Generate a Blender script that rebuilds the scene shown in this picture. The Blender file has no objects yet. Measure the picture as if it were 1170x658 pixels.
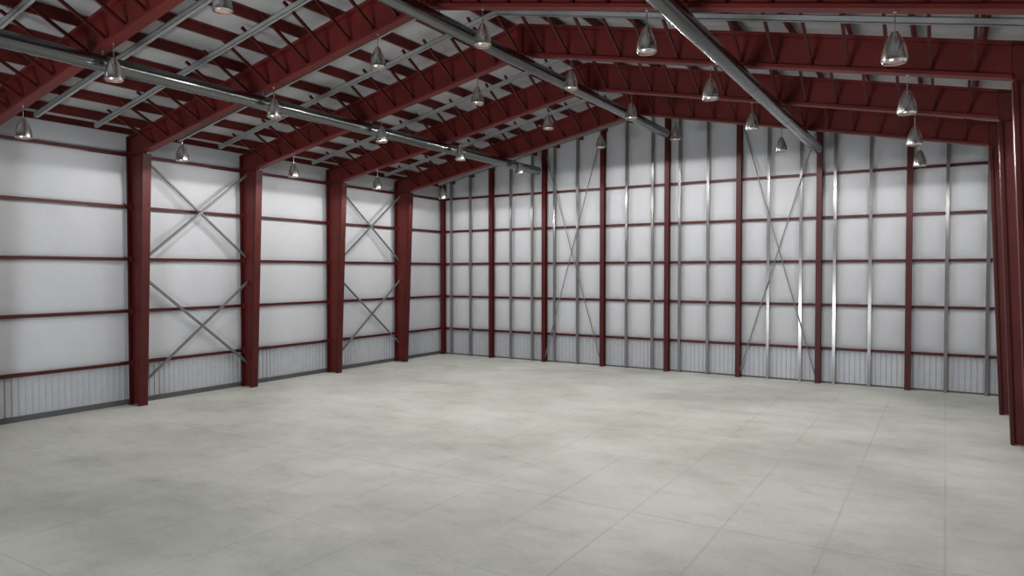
import bpy, bmesh, math, random
from mathutils import Vector, Matrix
random.seed(7)
S = bpy.context.scene
COL = S.collection

# ------------------------------------------------------------------ camera
cam_d = bpy.data.cameras.new('camera'); cam = bpy.data.objects.new('camera', cam_d); COL.objects.link(cam)
cam.location = (29.53, -38.44, 5.62)
cam.rotation_euler = (math.pi/2 - 0.0232, 0, 0.555)
cam_d.sensor_width = 36; cam_d.lens = 798.7/1170*36
cam_d.clip_start = .05; cam_d.clip_end = 300
S.camera = cam

# ------------------------------------------------------------------ light and exposure
S.view_settings.view_transform = 'Standard'; S.view_settings.look = 'None'
S.view_settings.gamma = 1; S.view_settings.use_curve_mapping = False
S.view_settings.exposure = -0.24
LAMP_POWER = 385; LAMP_COLOR = (1, .985, .96)
DOOR_POWER = 3300; DOOR_COLOR = (.93, .97, 1)
world = bpy.data.worlds.new('daylight'); S.world = world; world.use_nodes = True
world.node_tree.nodes['Background'].inputs[0].default_value = (.80, .88, 1, 1)
world.node_tree.nodes['Background'].inputs[1].default_value = 1.5
# daylight entering through the open hangar door behind the camera
DOOR = (13.3, 21.7, 0.0, 2.2)      # x0, x1, z0, z1 of the opening in the front wall
Y_FRONT = -44.2
ad = bpy.data.lights.new('door_daylight', 'AREA'); ad.shape = 'RECTANGLE'; ad.size = DOOR[1]-DOOR[0]-.2; ad.size_y = DOOR[3]-.15
ad.energy = DOOR_POWER; ad.color = DOOR_COLOR
ao = bpy.data.objects.new('door_daylight', ad); COL.objects.link(ao)
ao.location = ((DOOR[0]+DOOR[1])/2, Y_FRONT-.35, DOOR[3]/2+.02); ao.rotation_euler = (math.pi/2, 0, 0)

# ------------------------------------------------------------------ dimensions
XR = 16.2; W = 32.4
FR = [4.95, 10.6, 16.2, 21.75, 27.35, 32.95]
def top(x): return 14.70 - .215*abs(x-XR)
def pur(x): return 14.70 - .21*abs(x-XR)            # top of rafters
def low(x): return 13.54 - .2015*abs(x-XR)          # underside of rafters
def roof(x): return 15.05 - .21*abs(x-XR)           # roof insulation
G0, G = 1.752, 2.2
GZ = [G0+G*i for i in range(5)]
BC, BS = .39, 3.952                                  # back wall columns
CX = [BC+BS*k for k in range(9)]
SX = [(k, 1.02+1.5865*k) for k in range(20) if k not in (2, 7, 12, 17)]
ORD = ['first', 'second', 'third', 'fourth', 'fifth', 'sixth', 'seventh', 'eighth', 'ninth', 'tenth', 'eleventh', 'twelfth', 'thirteenth', 'fourteenth', 'fifteenth', 'sixteenth', 'seventeenth', 'eighteenth', 'nineteenth', 'twentieth']

# ------------------------------------------------------------------ materials
def nodes(name):
    m = bpy.data.materials.new(name); m.use_nodes = True
    nt = m.node_tree; b = nt.nodes['Principled BSDF']; return m, nt, b
def N(nt, t, **kw):
    n = nt.nodes.new(t)
    for k, v in kw.items(): setattr(n, k, v)
    return n
def coords(nt, scale=(1,1,1)):
    g = N(nt, 'ShaderNodeNewGeometry'); mp = N(nt, 'ShaderNodeMapping'); mp.inputs['Scale'].default_value = scale
    nt.links.new(g.outputs['Position'], mp.inputs['Vector']); return mp.outputs[0]
def noise(nt, vec, sc, det=4, rough=.55):
    n = N(nt, 'ShaderNodeTexNoise'); n.inputs['Scale'].default_value = sc; n.inputs['Detail'].default_value = det
    n.inputs['Roughness'].default_value = rough; nt.links.new(vec, n.inputs['Vector']); return n.outputs['Fac']
def ramp(nt, fac, stops):
    r = N(nt, 'ShaderNodeValToRGB'); nt.links.new(fac, r.inputs[0]); e = r.color_ramp.elements
    e[0].position, e[0].color = stops[0][0], (*stops[0][1], 1); e[1].position, e[1].color = stops[-1][0], (*stops[-1][1], 1)
    for p, c in stops[1:-1]: k = e.new(p); k.color = (*c, 1)
    return r.outputs[0]
def mixc(nt, f, a, b, mode='MIX'):
    m = N(nt, 'ShaderNodeMix', data_type='RGBA', blend_type=mode)
    if isinstance(f, (int, float)): m.inputs[0].default_value = f
    else: nt.links.new(f, m.inputs[0])
    for i, v in ((6, a), (7, b)):
        if isinstance(v, tuple): m.inputs[i].default_value = (*v, 1)
        else: nt.links.new(v, m.inputs[i])
    return m.outputs[2]
def math_(nt, op, a, b=None, c=None):
    m = N(nt, 'ShaderNodeMath', operation=op)
    for i, v in enumerate((a, b, c)):
        if v is None: continue
        if isinstance(v, (int, float)): m.inputs[i].default_value = v
        else: nt.links.new(v, m.inputs[i])
    return m.outputs[0]
def bump(nt, b, h, s, d=.01):
    n = N(nt, 'ShaderNodeBump'); n.inputs['Strength'].default_value = s; n.inputs['Distance'].default_value = d
    nt.links.new(h, n.inputs['Height']); nt.links.new(n.outputs[0], b.inputs['Normal'])
def simple(name, base, rough, metal=0, var=.12, sc=2.0, stretch=(1,1,1), bmp=0, spec=.5):
    m, nt, b = nodes(name); v = coords(nt, stretch)
    f = noise(nt, v, sc, 5)
    lo = tuple(c*(1-var) for c in base); hi = tuple(min(1, c*(1+var)) for c in base)
    nt.links.new(ramp(nt, f, [(.3, lo), (.7, hi)]), b.inputs['Base Color'])
    b.inputs['Roughness'].default_value = rough; b.inputs['Metallic'].default_value = metal; b.inputs['Specular IOR Level'].default_value = spec
    if bmp: bump(nt, b, f, bmp)
    return m

RED = simple('red_primer_steel_shaded', (.060, .0072, .0062), .45, 0, .16, 1.3, spec=.25)  # red primer, darkened in the colour where members should look less lit
RED_HALF_LIT = simple('red_primer_steel_half_lit', (.095, .0125, .0105), .5, 0, .22, 1.1, spec=.3)  # same primer, lightened so webs and purlins look better lit
RED_LIT = simple('red_primer_steel_lit', (.132, .0175, .015), .5, 0, .22, .9, spec=.25)  # same primer again, brightest copy: light on the rafters put into the colour
GALV = simple('galvanised_steel', (.42, .435, .44), .42, .4, .08, 4)
BRACEM = simple('dull_grey_brace_steel', (.17, .175, .18), .5, .3, .12, 5, spec=.3)
STUDM = simple('galvanised_stud_steel', (.21, .205, .20), .2, .5, .06, 3, (1, 1, .25))
DUCTM = simple('galvanised_duct_steel', (.18, .185, .185), .22, 1.0, .05, 2, (1, .1, 1))
SPUN = simple('spun_aluminium', (.74, .75, .74), .24, 1.0, .05, 6)
GLASS = simple('frosted_lamp_glass', (.62, .42, .35), .35, 0, .05, 4)
KERB = simple('dark_grey_kerb', (.075, .075, .08), .7, 0, .15, 2)
DARK = simple('dark_opening', (.02, .02, .02), .6, 0, .1, 2)

def insul(name, base):
    m, nt, b = nodes(name); v = coords(nt)
    f1 = noise(nt, v, 1.1, 6, .65); f2 = noise(nt, v, 9, 3)
    c = ramp(nt, f1, [(.25, tuple(x*.93 for x in base)), (.75, base)])
    c = mixc(nt, .06, c, ramp(nt, f2, [(.3, (.4, .4, .4)), (.7, (1, 1, 1))]), 'MULTIPLY')
    nt.links.new(c, b.inputs['Base Color']); b.inputs['Roughness'].default_value = .75
    bump(nt, b, f1, .35, .05); return m
VINYL = insul('white_vinyl_insulation', (.515, .525, .55))
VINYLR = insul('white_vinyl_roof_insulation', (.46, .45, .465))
LINER = simple('white_painted_ribbed_metal', (.43, .445, .475), .45, .15, .05, 3)

def concrete():
    m, nt, b = nodes('polished_concrete'); v = coords(nt)
    big = noise(nt, v, .16, 6, .6); mid = noise(nt, coords(nt, (.8, 1.5, 1)), .62, 12, .76); fine = noise(nt, v, 9, 5, .7)
    c = ramp(nt, big, [(.36, (.52, .53, .485)), (.5, (.65, .655, .605)), (.64, (.75, .755, .71))])
    c2 = ramp(nt, mid, [(.30, (.66, .67, .64)), (.47, (.90, .90, .885)), (.66, (1, 1, 1))])
    c = mixc(nt, .75, c, c2, 'MULTIPLY')
    c3 = ramp(nt, fine, [(.35, (.86, .86, .86)), (.65, (1, 1, 1))])
    c = mixc(nt, .5, c, c3, 'MULTIPLY')
    # saw cuts
    g = N(nt, 'ShaderNodeNewGeometry'); sp = N(nt, 'ShaderNodeSeparateXYZ'); nt.links.new(g.outputs['Position'], sp.inputs[0])
    def lines(o, off, per, w):
        a = math_(nt, 'ADD', sp.outputs[o], -off+per*40+per/2)
        a = math_(nt, 'MODULO', a, per); a = math_(nt, 'SUBTRACT', a, per/2); a = math_(nt, 'ABSOLUTE', a)
        s = math_(nt, 'SUBTRACT', 1.0, math_(nt, 'DIVIDE', a, w)); return math_(nt, 'MAXIMUM', s, 0.0)
    lx = lines(0, 29.59, 2.083, .04); ly = lines(1, -23.15, 4.45, .035)
    fade = ramp(nt, noise(nt, v, .35, 3), [(.35, (.25,)*3), (.6, (1,)*3)])
    ln = math_(nt, 'MULTIPLY', math_(nt, 'MAXIMUM', lx, ly), fade)
    ln = math_(nt, 'MAXIMUM', ln, lines(1, -23.15, 400, .04))
    c = mixc(nt, math_(nt, 'MULTIPLY', ln, .38), c, (.25, .255, .235))
    nt.links.new(c, b.inputs['Base Color'])
    r = ramp(nt, mid, [(.3, (.62,)*3), (.7, (.48,)*3)]); nt.links.new(r, b.inputs['Roughness'])
    b.inputs['Specular IOR Level'].default_value = .35
    bump(nt, b, fine, .08, .01); return m
CONC = concrete()

# ------------------------------------------------------------------ mesh helpers
def box(bm, a, b):
    x0, y0, z0 = a; x1, y1, z1 = b
    vs = [bm.verts.new(p) for p in [(x0,y0,z0),(x1,y0,z0),(x1,y1,z0),(x0,y1,z0),(x0,y0,z1),(x1,y0,z1),(x1,y1,z1),(x0,y1,z1)]]
    for f in [(0,3,2,1),(4,5,6,7),(0,1,5,4),(1,2,6,5),(2,3,7,6),(3,0,4,7)]: bm.faces.new([vs[i] for i in f])
def bar(bm, p0, p1, w, h, up=(0,0,1), ow=0, oh=0):
    """box of width w (sideways) and height h (towards up) along p0-p1, offset ow/oh"""
    p0 = Vector(p0); p1 = Vector(p1); d = (p1-p0).normalized(); s = d.cross(Vector(up)).normalized(); u = s.cross(d)
    c = []
    for p in (p0, p1):
        for a, b in ((-1,-1),(1,-1),(1,1),(-1,1)): c.append(bm.verts.new(p + s*(ow+a*w/2) + u*(oh+b*h/2)))
    for f in [(3,2,1,0),(4,5,6,7),(0,1,5,4),(1,2,6,5),(2,3,7,6),(3,0,4,7)]: bm.faces.new([c[i] for i in f])
def prism(bm, pts, axis, a, b):
    """extrude polygon pts (in the two other axes) along axis from a to b"""
    def mk(p, t): return {'x': (t, p[0], p[1]), 'y': (p[0], t, p[1]), 'z': (p[0], p[1], t)}[axis]
    A = [bm.verts.new(mk(p, a)) for p in pts]; B = [bm.verts.new(mk(p, b)) for p in pts]; n = len(pts)
    bm.faces.new(A); bm.faces.new(B[::-1])
    for i in range(n): bm.faces.new([A[i], B[i], B[(i+1) % n], A[(i+1) % n]])
def lathe(bm, prof, seg=24, c=(0,0,0), axis='z', close=False):
    rings = []
    for r, z in prof:
        ring = []
        for k in range(seg):
            a = 2*math.pi*k/seg; u, v = r*math.cos(a), r*math.sin(a)
            ring.append(bm.verts.new((c[0]+u, c[1]+v, c[2]+z) if axis == 'z' else (c[0]+u, c[1]+z, c[2]+v)))
        rings.append(ring)
    for i in range(len(rings)-1):
        for k in range(seg): bm.faces.new([rings[i][k], rings[i][(k+1) % seg], rings[i+1][(k+1) % seg], rings[i+1][k]])
    if close:
        bm.faces.new(rings[0][::-1]); bm.faces.new(rings[-1])
def obj(name, bm, mat, parent=None, loc=None, smooth=False):
    bmesh.ops.recalc_face_normals(bm, faces=bm.faces)
    if loc is not None: bmesh.ops.translate(bm, verts=bm.verts, vec=-Vector(loc))
    me = bpy.data.meshes.new(name); bm.to_mesh(me); bm.free(); me.materials.append(mat)
    if smooth:
        for p in me.polygons: p.use_smooth = True
        try: me.set_sharp_from_angle(angle=math.radians(35))
        except Exception: pass
    o = bpy.data.objects.new(name, me); COL.objects.link(o)
    if parent is not None:
        o.parent = parent
        if loc is not None: o.location = Vector(loc) - parent.location
        else: o.location = -parent.location
    elif loc is not None: o.location = loc
    return o
def tag(o, label, cat, group=None):
    o['label'] = label; o['category'] = cat
    if group: o['group'] = group
    return o
def empty(name, loc, label, cat, group=None):
    o = bpy.data.objects.new(name, None); COL.objects.link(o); o.location = loc; o.empty_display_size = .3
    return tag(o, label, cat, group)
def struct(o): o['kind'] = 'structure'; return o
def B(): return bmesh.new()

# ------------------------------------------------------------------ shell
bm = B(); box(bm, (-.4, Y_FRONT-.4, -.3), (W+.4, .4, 0)); struct(obj('floor', bm, CONC))

def quilt(bm, us, vs, fn, n=6, amp=.12):
    """padded insulation: us, vs = seam positions; every cell bulges into the room"""
    def fine(a):
        out = []
        for i in range(len(a)-1):
            m = n if a[i+1]-a[i] > .5 else 3
            for k in range(m): out.append((a[i]+(a[i+1]-a[i])*k/m, k/m))
        out.append((a[-1], 0)); return out
    U, V = fine(us), fine(vs)
    g = [[bm.verts.new(fn(u, v, amp*(max(0, math.sin(math.pi*tu))**.5)*(max(0, math.sin(math.pi*tv))**.5))) for v, tv in V] for u, tu in U]
    for i in range(len(U)-1):
        for j in range(len(V)-1): bm.faces.new([g[i][j], g[i+1][j], g[i+1][j+1], g[i][j+1]])
fy = [0]+[-y for y in FR]+[-38.6, Y_FRONT]
HW = roof(0)
def side_wall(name, sx, x0):
    bm = B(); quilt(bm, fy, GZ+[HW], lambda u, v, d: (x0+sx*d, u, v), 14, .12)
    w = struct(obj(name, bm, VINYL, smooth=True))
    bm = B(); box(bm, (x0-sx*.12 if sx > 0 else x0+.02, Y_FRONT, 0), (x0-.02 if sx > 0 else x0+.12, 0, HW)); obj('outer_wall_sheet', bm, LINER, w)
    bm = B(); a = []
    y = 0.0
    while y > Y_FRONT+.25:
        a += [(x0+sx*.012, y), (x0+sx*.012, y-.17), (x0+sx*.045, y-.185), (x0+sx*.045, y-.215)]; y -= .23
    a.append((x0+sx*.012, y))
    lo = [bm.verts.new((p[0], p[1], .0)) for p in a]; hi = [bm.verts.new((p[0], p[1], G0)) for p in a]
    for i in range(len(a)-1): bm.faces.new([lo[i], lo[i+1], hi[i+1], hi[i]])
    obj('ribbed_metal_liner', bm, LINER, w); return w
side_wall('wall_left', 1, 0); side_wall('wall_right', -1, W)

# back wall: gable
allx = sorted([.0, W]+CX[0:9]+[x for _, x in SX])
bm = B()
def gab(u, v, d): return (u, -d, v)
def fineU(a):
    out = []
    for i in range(len(a)-1):
        m = 8 if a[i+1]-a[i] > .8 else 3
        for k in range(m): out.append((a[i]+(a[i+1]-a[i])*k/m, k/m))
    out.append((a[-1], 0)); return out
U = fineU(allx); VV = []
for i in range(4):
    for k in range(8): VV.append((GZ[i]+G*k/8, k/8))
def AM(u):
    for a, b in zip(allx, allx[1:]):
        if a <= u <= b: return .15 if b-a > .8 else .04
    return .05
g = []
for u, tu in U:
    colv = [bm.verts.new((u, -AM(u)*max(0, math.sin(math.pi*tu))**.6*max(0, math.sin(math.pi*tv))**.35, v)) for v, tv in VV]
    for k in range(9):
        t = k/8; v = GZ[4]+(roof(u)+.05-GZ[4])*t
        colv.append(bm.verts.new((u, -AM(u)*max(0, math.sin(math.pi*tu))**.6*max(0, math.sin(math.pi*t))**.35, v)))
    g.append(colv)
for i in range(len(g)-1):
    for j in range(len(g[0])-1): bm.faces.new([g[i][j], g[i+1][j], g[i+1][j+1], g[i][j+1]])
wb = struct(obj('wall_back', bm, VINYL, smooth=True))
bm = B(); prism(bm, [(0, 0), (W, 0), (W, HW), (XR, roof(XR)), (0, HW)], 'y', .02, .14); obj('outer_wall_sheet', bm, LINER, wb)
bm = B(); a = []; x = 0.0
while x < W-.25:
    a += [(x, -.012), (x+.17, -.012), (x+.185, -.045), (x+.215, -.045)]; x += .23
a.append((W, -.012))
lo = [bm.verts.new((p[0], p[1], 0)) for p in a]; hi = [bm.verts.new((p[0], p[1], G0)) for p in a]
for i in range(len(a)-1): bm.faces.new([lo[i], lo[i+1], hi[i+1], hi[i]])
obj('ribbed_metal_liner', bm, LINER, wb)
# front wall with the open hangar door behind the camera
bm = B()
prism(bm, [(0, 0), (DOOR[0], 0), (DOOR[0], DOOR[3]), (DOOR[1], DOOR[3]), (DOOR[1], 0), (W, 0), (W, HW), (XR, roof(XR)), (0, HW)], 'y', Y_FRONT-.15, Y_FRONT)
struct(obj('wall_front', bm, VINYL))
# roof insulation, sagging a little between the purlins
PX = [1.2+1.6*k for k in range(10)] + [17.5+1.6*k for k in range(9)]
bm = B()
xs = [0]+PX[:10]+[XR]+PX[10:]+[W]
fx = []
for i in range(len(xs)-1):
    m = 6
    for k in range(m):
        x = xs[i]+(xs[i+1]-xs[i])*k/m
        amp = .05 if xs[i+1]-xs[i] > .9 else .02
        fx.append((x, roof(x)-amp*math.sin(math.pi*k/m)**.7 if k else roof(x)))
fx.append((W, roof(W)))
A = [bm.verts.new((x, 0.0, z)) for x, z in fx]; Bv = [bm.verts.new((x, Y_FRONT, z)) for x, z in fx]
for i in range(len(fx)-1): bm.faces.new([A[i], Bv[i], Bv[i+1], A[i+1]])
cl = struct(obj('ceiling', bm, VINYLR, smooth=True))
bm = B(); prism(bm, [(-.15, roof(0)+.02), (XR, roof(XR)+.05), (W+.15, roof(W)+.02), (W+.15, roof(W)+.2), (XR, roof(XR)+.25), (-.15, roof(0)+.2)], 'y', Y_FRONT-.15, .15); obj('roof_sheet', bm, LINER, cl)
bm = B(); box(bm, (.0, Y_FRONT, 0), (.13, 0, .2)); struct(obj('baseboard_left', bm, KERB))
bm = B(); box(bm, (W-.13, Y_FRONT, 0), (W, 0, .2)); struct(obj('baseboard_right', bm, KERB))
bm = B(); box(bm, (.14, -.07, 0), (W-.14, -.0, .07)); struct(obj('baseboard_back', bm, KERB))

# ------------------------------------------------------------------ portal frames
WORDF = ['the back wall', 'second from the back wall', 'third from the back wall', 'fourth from the back wall', 'fifth from the back wall', 'sixth from the back wall']
FW = .18; FT = .1
def frame_column(i, side):
    y = -FR[i]; m = (lambda x: x) if side == 'left' else (lambda x: W-x)
    where = 'nearest the back wall' if i == 0 else '%s from the back wall' % ORD[i]
    t = empty('steel_column', (m(.6), y, 0), 'deep red tapered steel frame column by the %s wall, %s' % (side, where), 'column', 'frame columns along the %s wall' % side)
    # inner line from (1.0,0) to (1.47,10.45)
    xin = lambda z: 1.0+.47*z/10.45
    kz = 10.50
    bm = B(); prism(bm, [(m(.3), .02), (m(xin(0)-.09), .02), (m(xin(kz)-.09), kz), (m(xin(kz)+.02), kz+.1), (m(xin(kz)+.02), top(1.47)-.06), (m(.3), top(.3)-.06)], 'y', y-.02, y+.02); obj('web', bm, RED_HALF_LIT, t)
    bm = B(); prism(bm, [(m(xin(0)-FT), 0), (m(xin(0)), 0), (m(xin(kz)), kz), (m(xin(kz)-FT), kz)], 'y', y-FW, y+FW); obj('inner_flange', bm, RED, t)
    bm = B(); box(bm, (min(m(.22), m(.3)), y-FW, 0), (max(m(.22), m(.3)), y+FW, top(.3)-.08)); obj('outer_flange', bm, RED, t)
    bm = B(); prism(bm, [(m(.22), top(.22)-.08), (m(1.5), top(1.5)-.08), (m(1.5), top(1.5)), (m(.22), top(.22))], 'y', y-FW, y+FW); obj('cap_plate', bm, RED, t)
    bm = B(); box(bm, (min(m(.3), m(1.38)), y-.16, kz-.02), (max(m(.3), m(1.38)), y+.16, kz+.01)); obj('knee_stiffener', bm, RED, t)
    bm = B()
    for z in GZ: box(bm, (min(m(.30), m(.42)), y-.12, z-.12), (max(m(.30), m(.42)), y-.02, z+.12))
    obj('girt_clips', bm, RED_HALF_LIT, t)
BR = [2.1+k for k in range(29)]
def rafter(i, side):
    y = -FR[i]; m = (lambda x: x) if side == 'left' else (lambda x: W-x)
    where = 'nearest the back wall' if i == 0 else '%s from the back wall' % ORD[i]
    t = empty('roof_rafter', (m(1.5), y, low(1.5)), 'deep red steel rafter on the %s slope of the roof, %s' % (side, where), 'roof beam', 'rafters of the roof frames')
    a = 1.48; e = XR-.01
    bm = B(); prism(bm, [(m(a), low(a)+.08), (m(e), low(e)+.08), (m(e), top(e)-.08), (m(a), top(a)-.08)], 'y', y-.02, y+.02); obj('web', bm, RED_LIT, t)
    bm = B(); prism(bm, [(m(1.48), low(1.48)), (m(e), low(e)), (m(e), low(e)+FT), (m(1.48), low(1.48)+FT)], 'y', y-FW, y+FW); obj('bottom_flange', bm, RED_LIT, t)
    bm = B(); prism(bm, [(m(a+.02), top(a)-FT), (m(e), top(e)-FT), (m(e), top(e)), (m(a+.02), top(a))], 'y', y-FW, y+FW); obj('top_flange', bm, RED_LIT, t)
    bm = B(); box(bm, (min(m(XR-.05), m(XR-.01)), y-.16, low(XR)+.1), (max(m(XR-.05), m(XR-.01)), y+.16, top(XR)-.1)); obj('ridge_splice_plate', bm, RED_LIT, t)
    for x in BR:
        if (side == 'left') != (x < XR+.01): continue
        bm = B()
        p0 = Vector((x, y-.05, low(x)+.13)); p1 = Vector((x, y-1.93, pur(x)+.10))
        bar(bm, p0, p1, .085, .085, (1, 0, 0))
        obj('flange_brace', bm, RED, t)
for i in range(len(FR)):
    for s in ('left', 'right'): frame_column(i, s); rafter(i, s)

# roof struts that tie the flange braces together, kinked at the ridge
def strut(y, label, w=.17):
    bm = B(); h = .18; w = w*.75; t_ = .02
    for x0, x1 in ((.9, XR), (XR, W-.9)):
        c0 = Vector((x0, y, pur(x0)-h/2-.005)); c1 = Vector((x1, y, pur(x1)-h/2-.005))
        bar(bm, c0, c1, w, t_, (0, 0, 1), 0, h/2-t_/2); bar(bm, c0, c1, t_, h, (0, 0, 1), -w/2+t_/2, 0); bar(bm, c0, c1, t_, h, (0, 0, 1), w/2-t_/2, 0)
        bar(bm, c0, c1, w, t_, (0, 0, 1), 0, -h/2+t_/2)
    tag(obj('roof_strut', bm, GALV), label, 'roof brace', 'grey struts under the purlins')
strut(-1.5, 'grey steel strut under the purlins closest to the back wall', .12)
strut(-FR[0]-1.75, 'grey roof strut just in front of the rafter nearest the back wall', .12)
for i in range(1, 6): strut(-FR[i]-1.75, 'grey roof strut on the camera side of the %s rafter from the back wall' % ORD[i], .15)
strut(-FR[4]+1.7, 'grey roof strut on the far side of the fifth rafter from the back wall', .17)
strut(-FR[3]+1.75, 'grey roof strut on the far side of the fourth rafter from the back wall', .15)

# purlins
for n, x in enumerate(PX):
    sl = 'left' if x < XR else 'right'
    k = n if x < XR else len(PX)-1-n
    bm = B(); z = pur(x)+.005; h = .33; s = 1 if x < XR else -1
    prism(bm, [(x, z), (x+.02*s, z+.004), (x+.02*s, z+h-.03), (x, z+h-.03)], 'y', Y_FRONT+.1, -.05)
    prism(bm, [(x-.085*s, z), (x, z), (x, z+.02), (x-.085*s, z+.02)] if s > 0 else [(x, z), (x+.085, z), (x+.085, z+.02), (x, z+.02)], 'y', Y_FRONT+.1, -.05)
    prism(bm, [(x, z+h-.05), (x+.09*s, z+h-.05+.018), (x+.09*s, z+h-.03+.018), (x, z+h-.03)], 'y', Y_FRONT+.1, -.05)
    tag(obj('roof_purlin', bm, RED_HALF_LIT, loc=(x, Y_FRONT+.1, z)), 'long red purlin under the %s roof slope, %s up from the eave' % (sl, ORD[k]), 'roof beam', 'purlins running the length of the roof')
for s, nm in ((1, 'left'), (-1, 'right')):
    m = (lambda x: x) if s == 1 else (lambda x: W-x)
    bm = B(); prism(bm, [(m(.0), 11.42), (m(.19), 11.42), (m(.19), roof(.2)-.0), (m(0), roof(0))], 'y', Y_FRONT+.05, -.05)
    tag(obj('eave_beam', bm, RED, loc=(m(.1), -20, 11.45)), 'red eave strut where the %s wall meets the roof' % nm, 'roof beam')
bm = B()
for a, b in ((.2, XR), (XR, W-.2)): prism(bm, [(a, roof(a)-.12), (b, roof(b)-.12), (b, roof(b)), (a, roof(a))], 'y', -.2, -.07)
tag(obj('rake_beam', bm, RED, loc=(XR, -.1, roof(XR)-.1)), 'red rake angle along the top of the back wall gable', 'roof beam')

# ------------------------------------------------------------------ girts
LV = ['lowest', 'second up', 'third up', 'fourth up', 'topmost']
def girt_side(side, i, k):
    ys = [0.02]+FR; y0, y1 = -ys[i], -ys[i+1]; z = GZ[k]
    m = (lambda x: x) if side == 'left' else (lambda x: W-x)
    bm = B(); h = .13
    def bx(x0, x1, z0, z1): box(bm, (min(m(x0), m(x1)), y1+.004, z0), (max(m(x0), m(x1)), y0-.004, z1))
    bx(.20, .212, z-h/2, z+h/2); bx(.0, .20, z-.008, z+.008) ; bx(.185, .20, z-h/2, z+h/2)
    bx(.0, .012, z-h/2, z+h/2)
    bay = 'in the corner bay' if i == 0 else '%s bay from the back wall' % ORD[i]
    tag(obj('wall_girt', bm, RED, loc=(m(.1), (y0+y1)/2, z)), 'red girt on the %s wall, %s, %s' % (side, LV[k], bay), 'wall beam', 'girts of the %s wall' % side)
for i in range(6):
    for k in range(5):
        girt_side('left', i, k)
        if i < 3: girt_side('right', i, k)
COLN = ['corner column', 'first column right of the corner']
for j in range(8):
    x0, x1 = CX[j]+.01, CX[j+1]-.01
    if j == 0: x0 = .215
    if j == 7: x1 = W-.215
    for k in range(5):
        z = GZ[k]; bm = B(); h = .13
        box(bm, (x0, -.2, z-h/2), (x1, -.185, z+h/2)); box(bm, (x0, -.185, z-.008), (x1, -.0, z+.008)); box(bm, (x0, -.012, z-h/2), (x1, 0, z+h/2))
        tag(obj('wall_girt', bm, RED, loc=((x0+x1)/2, -.1, z)), 'red girt on the back wall, %s, %s bay from the left' % (LV[k], ORD[j]), 'wall beam', 'girts of the back wall')

# ------------------------------------------------------------------ back wall columns, studs
for j, x in enumerate(CX):
    t = empty('wall_column', (x, -.35, 0), 'slim red steel column on the back wall, %s' % ('in the left corner' if j == 0 else 'in the right corner' if j == 8 else '%s from the left corner column' % ORD[j-1]), 'column', 'columns of the back wall')
    zt = roof(x)-.14; wd = .13
    if j in (0, 8): zt = roof(x)-.2
    bm = B(); box(bm, (x-.012, -.48, 0), (x+.012, -.235, zt)); obj('web', bm, RED_HALF_LIT, t)
    bm = B(); box(bm, (x-wd, -.5, 0), (x+wd, -.48, zt)); obj('front_flange', bm, RED, t)
    bm = B(); box(bm, (x-wd, -.235, 0), (x+wd, -.214, zt)); obj('rear_flange', bm, RED, t)
    if 0 < j < 8:
        for z in GZ:
            bm = B(); box(bm, (x-.08, -.51, z-.08), (x+.08, -.499, z+.08))
            for a, b in ((-.045, -.045), (.045, .045), (-.045, .045), (.045, -.045)): lathe(bm, [(.014, -.53), (.014, -.505)], 8, (x+a, 0, z+b), 'y', True)
            obj('bolted_plate', bm, RED, t)
for n, (k, x) in enumerate(SX):
    bm = B(); w = .14; zt = roof(x)-.13
    box(bm, (x-w/2, -.34, .0), (x+w/2, -.335, zt)); box(bm, (x-w/2, -.335, 0), (x-w/2+.006, -.215, zt)); box(bm, (x+w/2-.006, -.335, 0), (x+w/2, -.215, zt))
    box(bm, (x-w/2, -.215, 0), (x-w/2+.03, -.2135, zt)); box(bm, (x+w/2-.03, -.215, 0), (x+w/2, -.2135, zt))
    tag(obj('wall_stud', bm, STUDM, loc=(x, -.27, 0)), 'thin grey galvanised stud on the back wall, %s from the left' % ORD[n], 'wall stud', 'vertical studs of the back wall')

# ------------------------------------------------------------------ bracing
def angle(p0, p1, label, flip):
    bm = B(); up = (1, 0, 0)
    bar(bm, p0, p1, .13, .014, up); bar(bm, p0, p1, .014, .11, up, .058 if flip else -.058, .05)
    tag(obj('cross_brace', bm, BRACEM, loc=(Vector(p0)+Vector(p1))/2), label, 'wall brace', 'grey angle braces on the left wall')
for a, b, nm in ((3, 2, 'fourth bay'), (1, 0, 'second bay')):
    ya, yb = -FR[a]+.03, -FR[b]-.03
    for f0, f1, r0, r1, lv in ((10.80, 6.35, 5.90, 10.32, 'upper'), (5.68, 1.20, .70, 5.12, 'lower')):
        angle((.44, ya, f0), (.44, yb, f1), '%s left-wall cross, grey angle falling towards the back, %s' % (lv, nm), True)
        angle((.56, ya, r0), (.56, yb, r1), '%s left-wall cross, grey angle rising towards the back, %s' % (lv, nm), False)
def rod(x0, z0, x1, z1, y, label):
    bm = B(); p0 = Vector((x0, y, z0)); p1 = Vector((x1, y, z1)); d = p1-p0; L = d.length
    lathe(bm, [(.03, 0), (.03, L)], 10, close=True)
    for z in (.5, L-.7): lathe(bm, [(.026, z), (.04, z+.03), (.04, z+.2), (.026, z+.23)], 10)
    q = Vector((0, 0, 1)).rotation_difference(d).to_matrix().to_4x4()
    bmesh.ops.transform(bm, matrix=Matrix.Translation(p0) @ q, verts=bm.verts)
    tag(obj('brace_rod', bm, BRACEM, loc=(p0+p1)/2, smooth=True), label, 'wall brace', 'thin cross rods on the back wall')
for j, nm in ((2, 'third bay'), (5, 'sixth bay')):
    xa, xb = CX[j]+.05, CX[j+1]-.05
    rod(xa, roof(xa)-.35, xb, .12, -.38, 'thin grey rod in the back wall %s from the left, falling to the right' % nm)
    rod(xa, .12, xb, roof(xb)-.35, -.44, 'thin grey rod in the back wall %s from the left, rising to the right' % nm)

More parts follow.
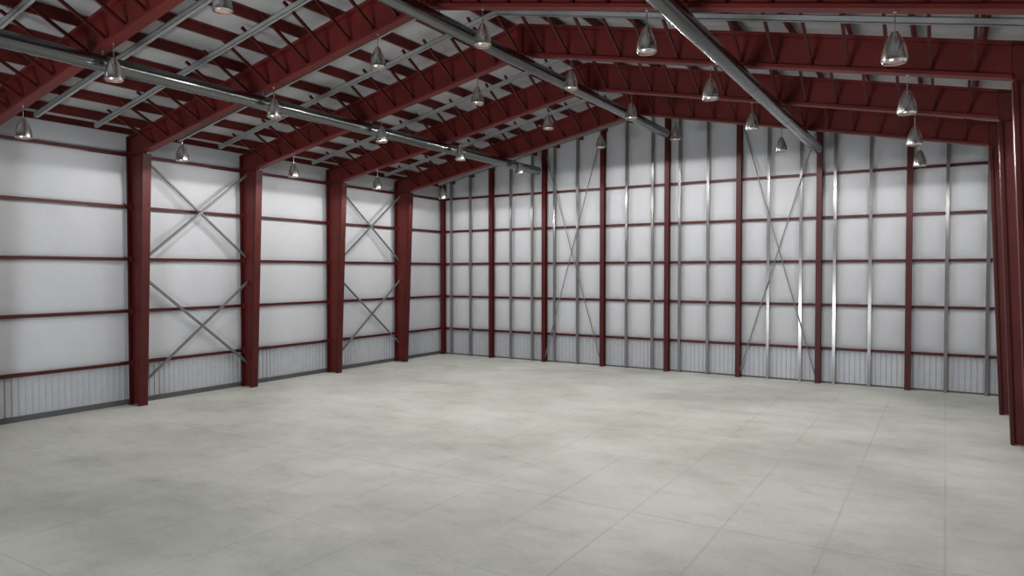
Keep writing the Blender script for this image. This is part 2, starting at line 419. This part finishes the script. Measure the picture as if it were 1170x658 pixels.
# ------------------------------------------------------------------ ducts
DR = .235
for x, nm in ((8.7, 'left slope, the longest in view'), (16.62, 'roof ridge'), (24.2, 'right slope')):
    z = low(x)-.14-DR; y1 = -1.9; y0 = Y_FRONT+.4
    t = empty('ventilation_duct', (x, y1, z), 'long round galvanised duct hanging under the %s' % nm, 'duct', 'round ducts under the rafters')
    bm = B(); prof = []
    lathe(bm, [(DR, y0), (DR, y1)], 32, (x, 0, z), 'y'); lathe(bm, [(DR-.012, y0), (DR-.012, y1-.03)], 32, (x, 0, z), 'y'); lathe(bm, [(DR-.012, y1), (DR, y1)], 32, (x, 0, z), 'y')
    obj('pipe', bm, DUCTM, t, smooth=True)
    bm = B(); y = -4.2
    while y > y0:
        lathe(bm, [(DR, y-.03), (DR+.008, y-.02), (DR+.008, y+.02), (DR, y+.03)], 32, (x, 0, z), 'y'); y -= 5.6
    o = obj('seam_bands', bm, DUCTM, t, smooth=True)
    bm = B(); lathe(bm, [(DR-.012, y1-.02), (.0001, y1-.02)], 32, (x, 0, z), 'y'); obj('end_cap', bm, DARK, t)['label'] = 'dark end of the duct'
    for f in FR:
        bm = B(); box(bm, (x-.012, -f-.02, z+DR-.03), (x+.012, -f+.02, low(x)+.004)); obj('hanger', bm, GALV, t)

# ------------------------------------------------------------------ pendant lamps
ROWS = [(3.87, 'leftmost row'), (9.28, 'second row from the left'), (14.19, 'row left of the ridge'), (18.19, 'row right of the ridge'), (23.13, 'second row from the right'), (28.57, 'rightmost row')]
def make_lamp():
    t = empty('pendant_lamp', (0, 0, 0), '', 'lamp')
    bm = B()
    out = [(.225, -.03), (.235, .0), (.252, .012), (.252, .05), (.245, .12), (.226, .24), (.190, .36), (.140, .48), (.095, .57), (.075, .615), (.045, .63), (.02, .63)]
    inn = [(.018, .61), (.065, .60), (.13, .47), (.180, .35), (.216, .23), (.235, .11), (.225, .0), (.215, -.03)]
    lathe(bm, out+inn, 32); bm2 = bm
    bm.verts.ensure_lookup_table()
    n = len(out+inn)
    for k in range(32): bm.faces.new([bm.verts[(n-1)*32+k], bm.verts[(n-1)*32+(k+1) % 32], bm.verts[(k+1) % 32], bm.verts[k]])
    obj('shade', bm, SPUN, t, smooth=True)
    bm = B(); lathe(bm, [(.222, .045), (.205, .02), (.12, .008), (.0005, .005)], 24); obj('glass_lens', bm, GLASS, t, smooth=True)['label'] = 'pale pinkish frosted glass'
    bm = B(); lathe(bm, [(.014, .60), (.014, 1.045)], 10, close=True); obj('stem', bm, SPUN, t, smooth=True)
    bm = B(); lathe(bm, [(.04, 1.02), (.04, 1.05)], 14, close=True); obj('ceiling_plate', bm, SPUN, t, smooth=True)
    return t
proto = make_lamp(); first = True
def light_for(p):
    l = bpy.data.lights.new('lamp_light', 'SPOT'); l.energy = LAMP_POWER; l.color = LAMP_COLOR; l.spot_size = math.pi; l.spot_blend = .07; l.shadow_soft_size = .12
    o = bpy.data.objects.new('lamp_light', l); COL.objects.link(o); o.parent = p; o.location = (0, 0, -.15)
for r, (x, rn) in enumerate(ROWS):
    for i in range(5):
        if i == 4 and r > 2: continue
        if first: o = proto; first = False
        else:
            o = proto.copy(); COL.objects.link(o)
            for ch in proto.children:
                if ch.type != 'MESH': continue
                c = ch.copy(); c.parent = o; COL.objects.link(c)
        o.location = (x, -FR[i], low(x)-1.05)
        wh = 'nearest the back wall' if i == 0 else '%s from the back' % ORD[i]
        o['label'] = 'metal bell lamp in the %s, %s' % (rn, wh)
        o['category'] = 'lamp'; o['group'] = 'bell pendant lamps under the rafters'
for o in [o for o in list(COL.objects) if o.name.startswith('pendant_lamp') and o.location.y > -27]: light_for(o)   # the row nearest the door is switched off
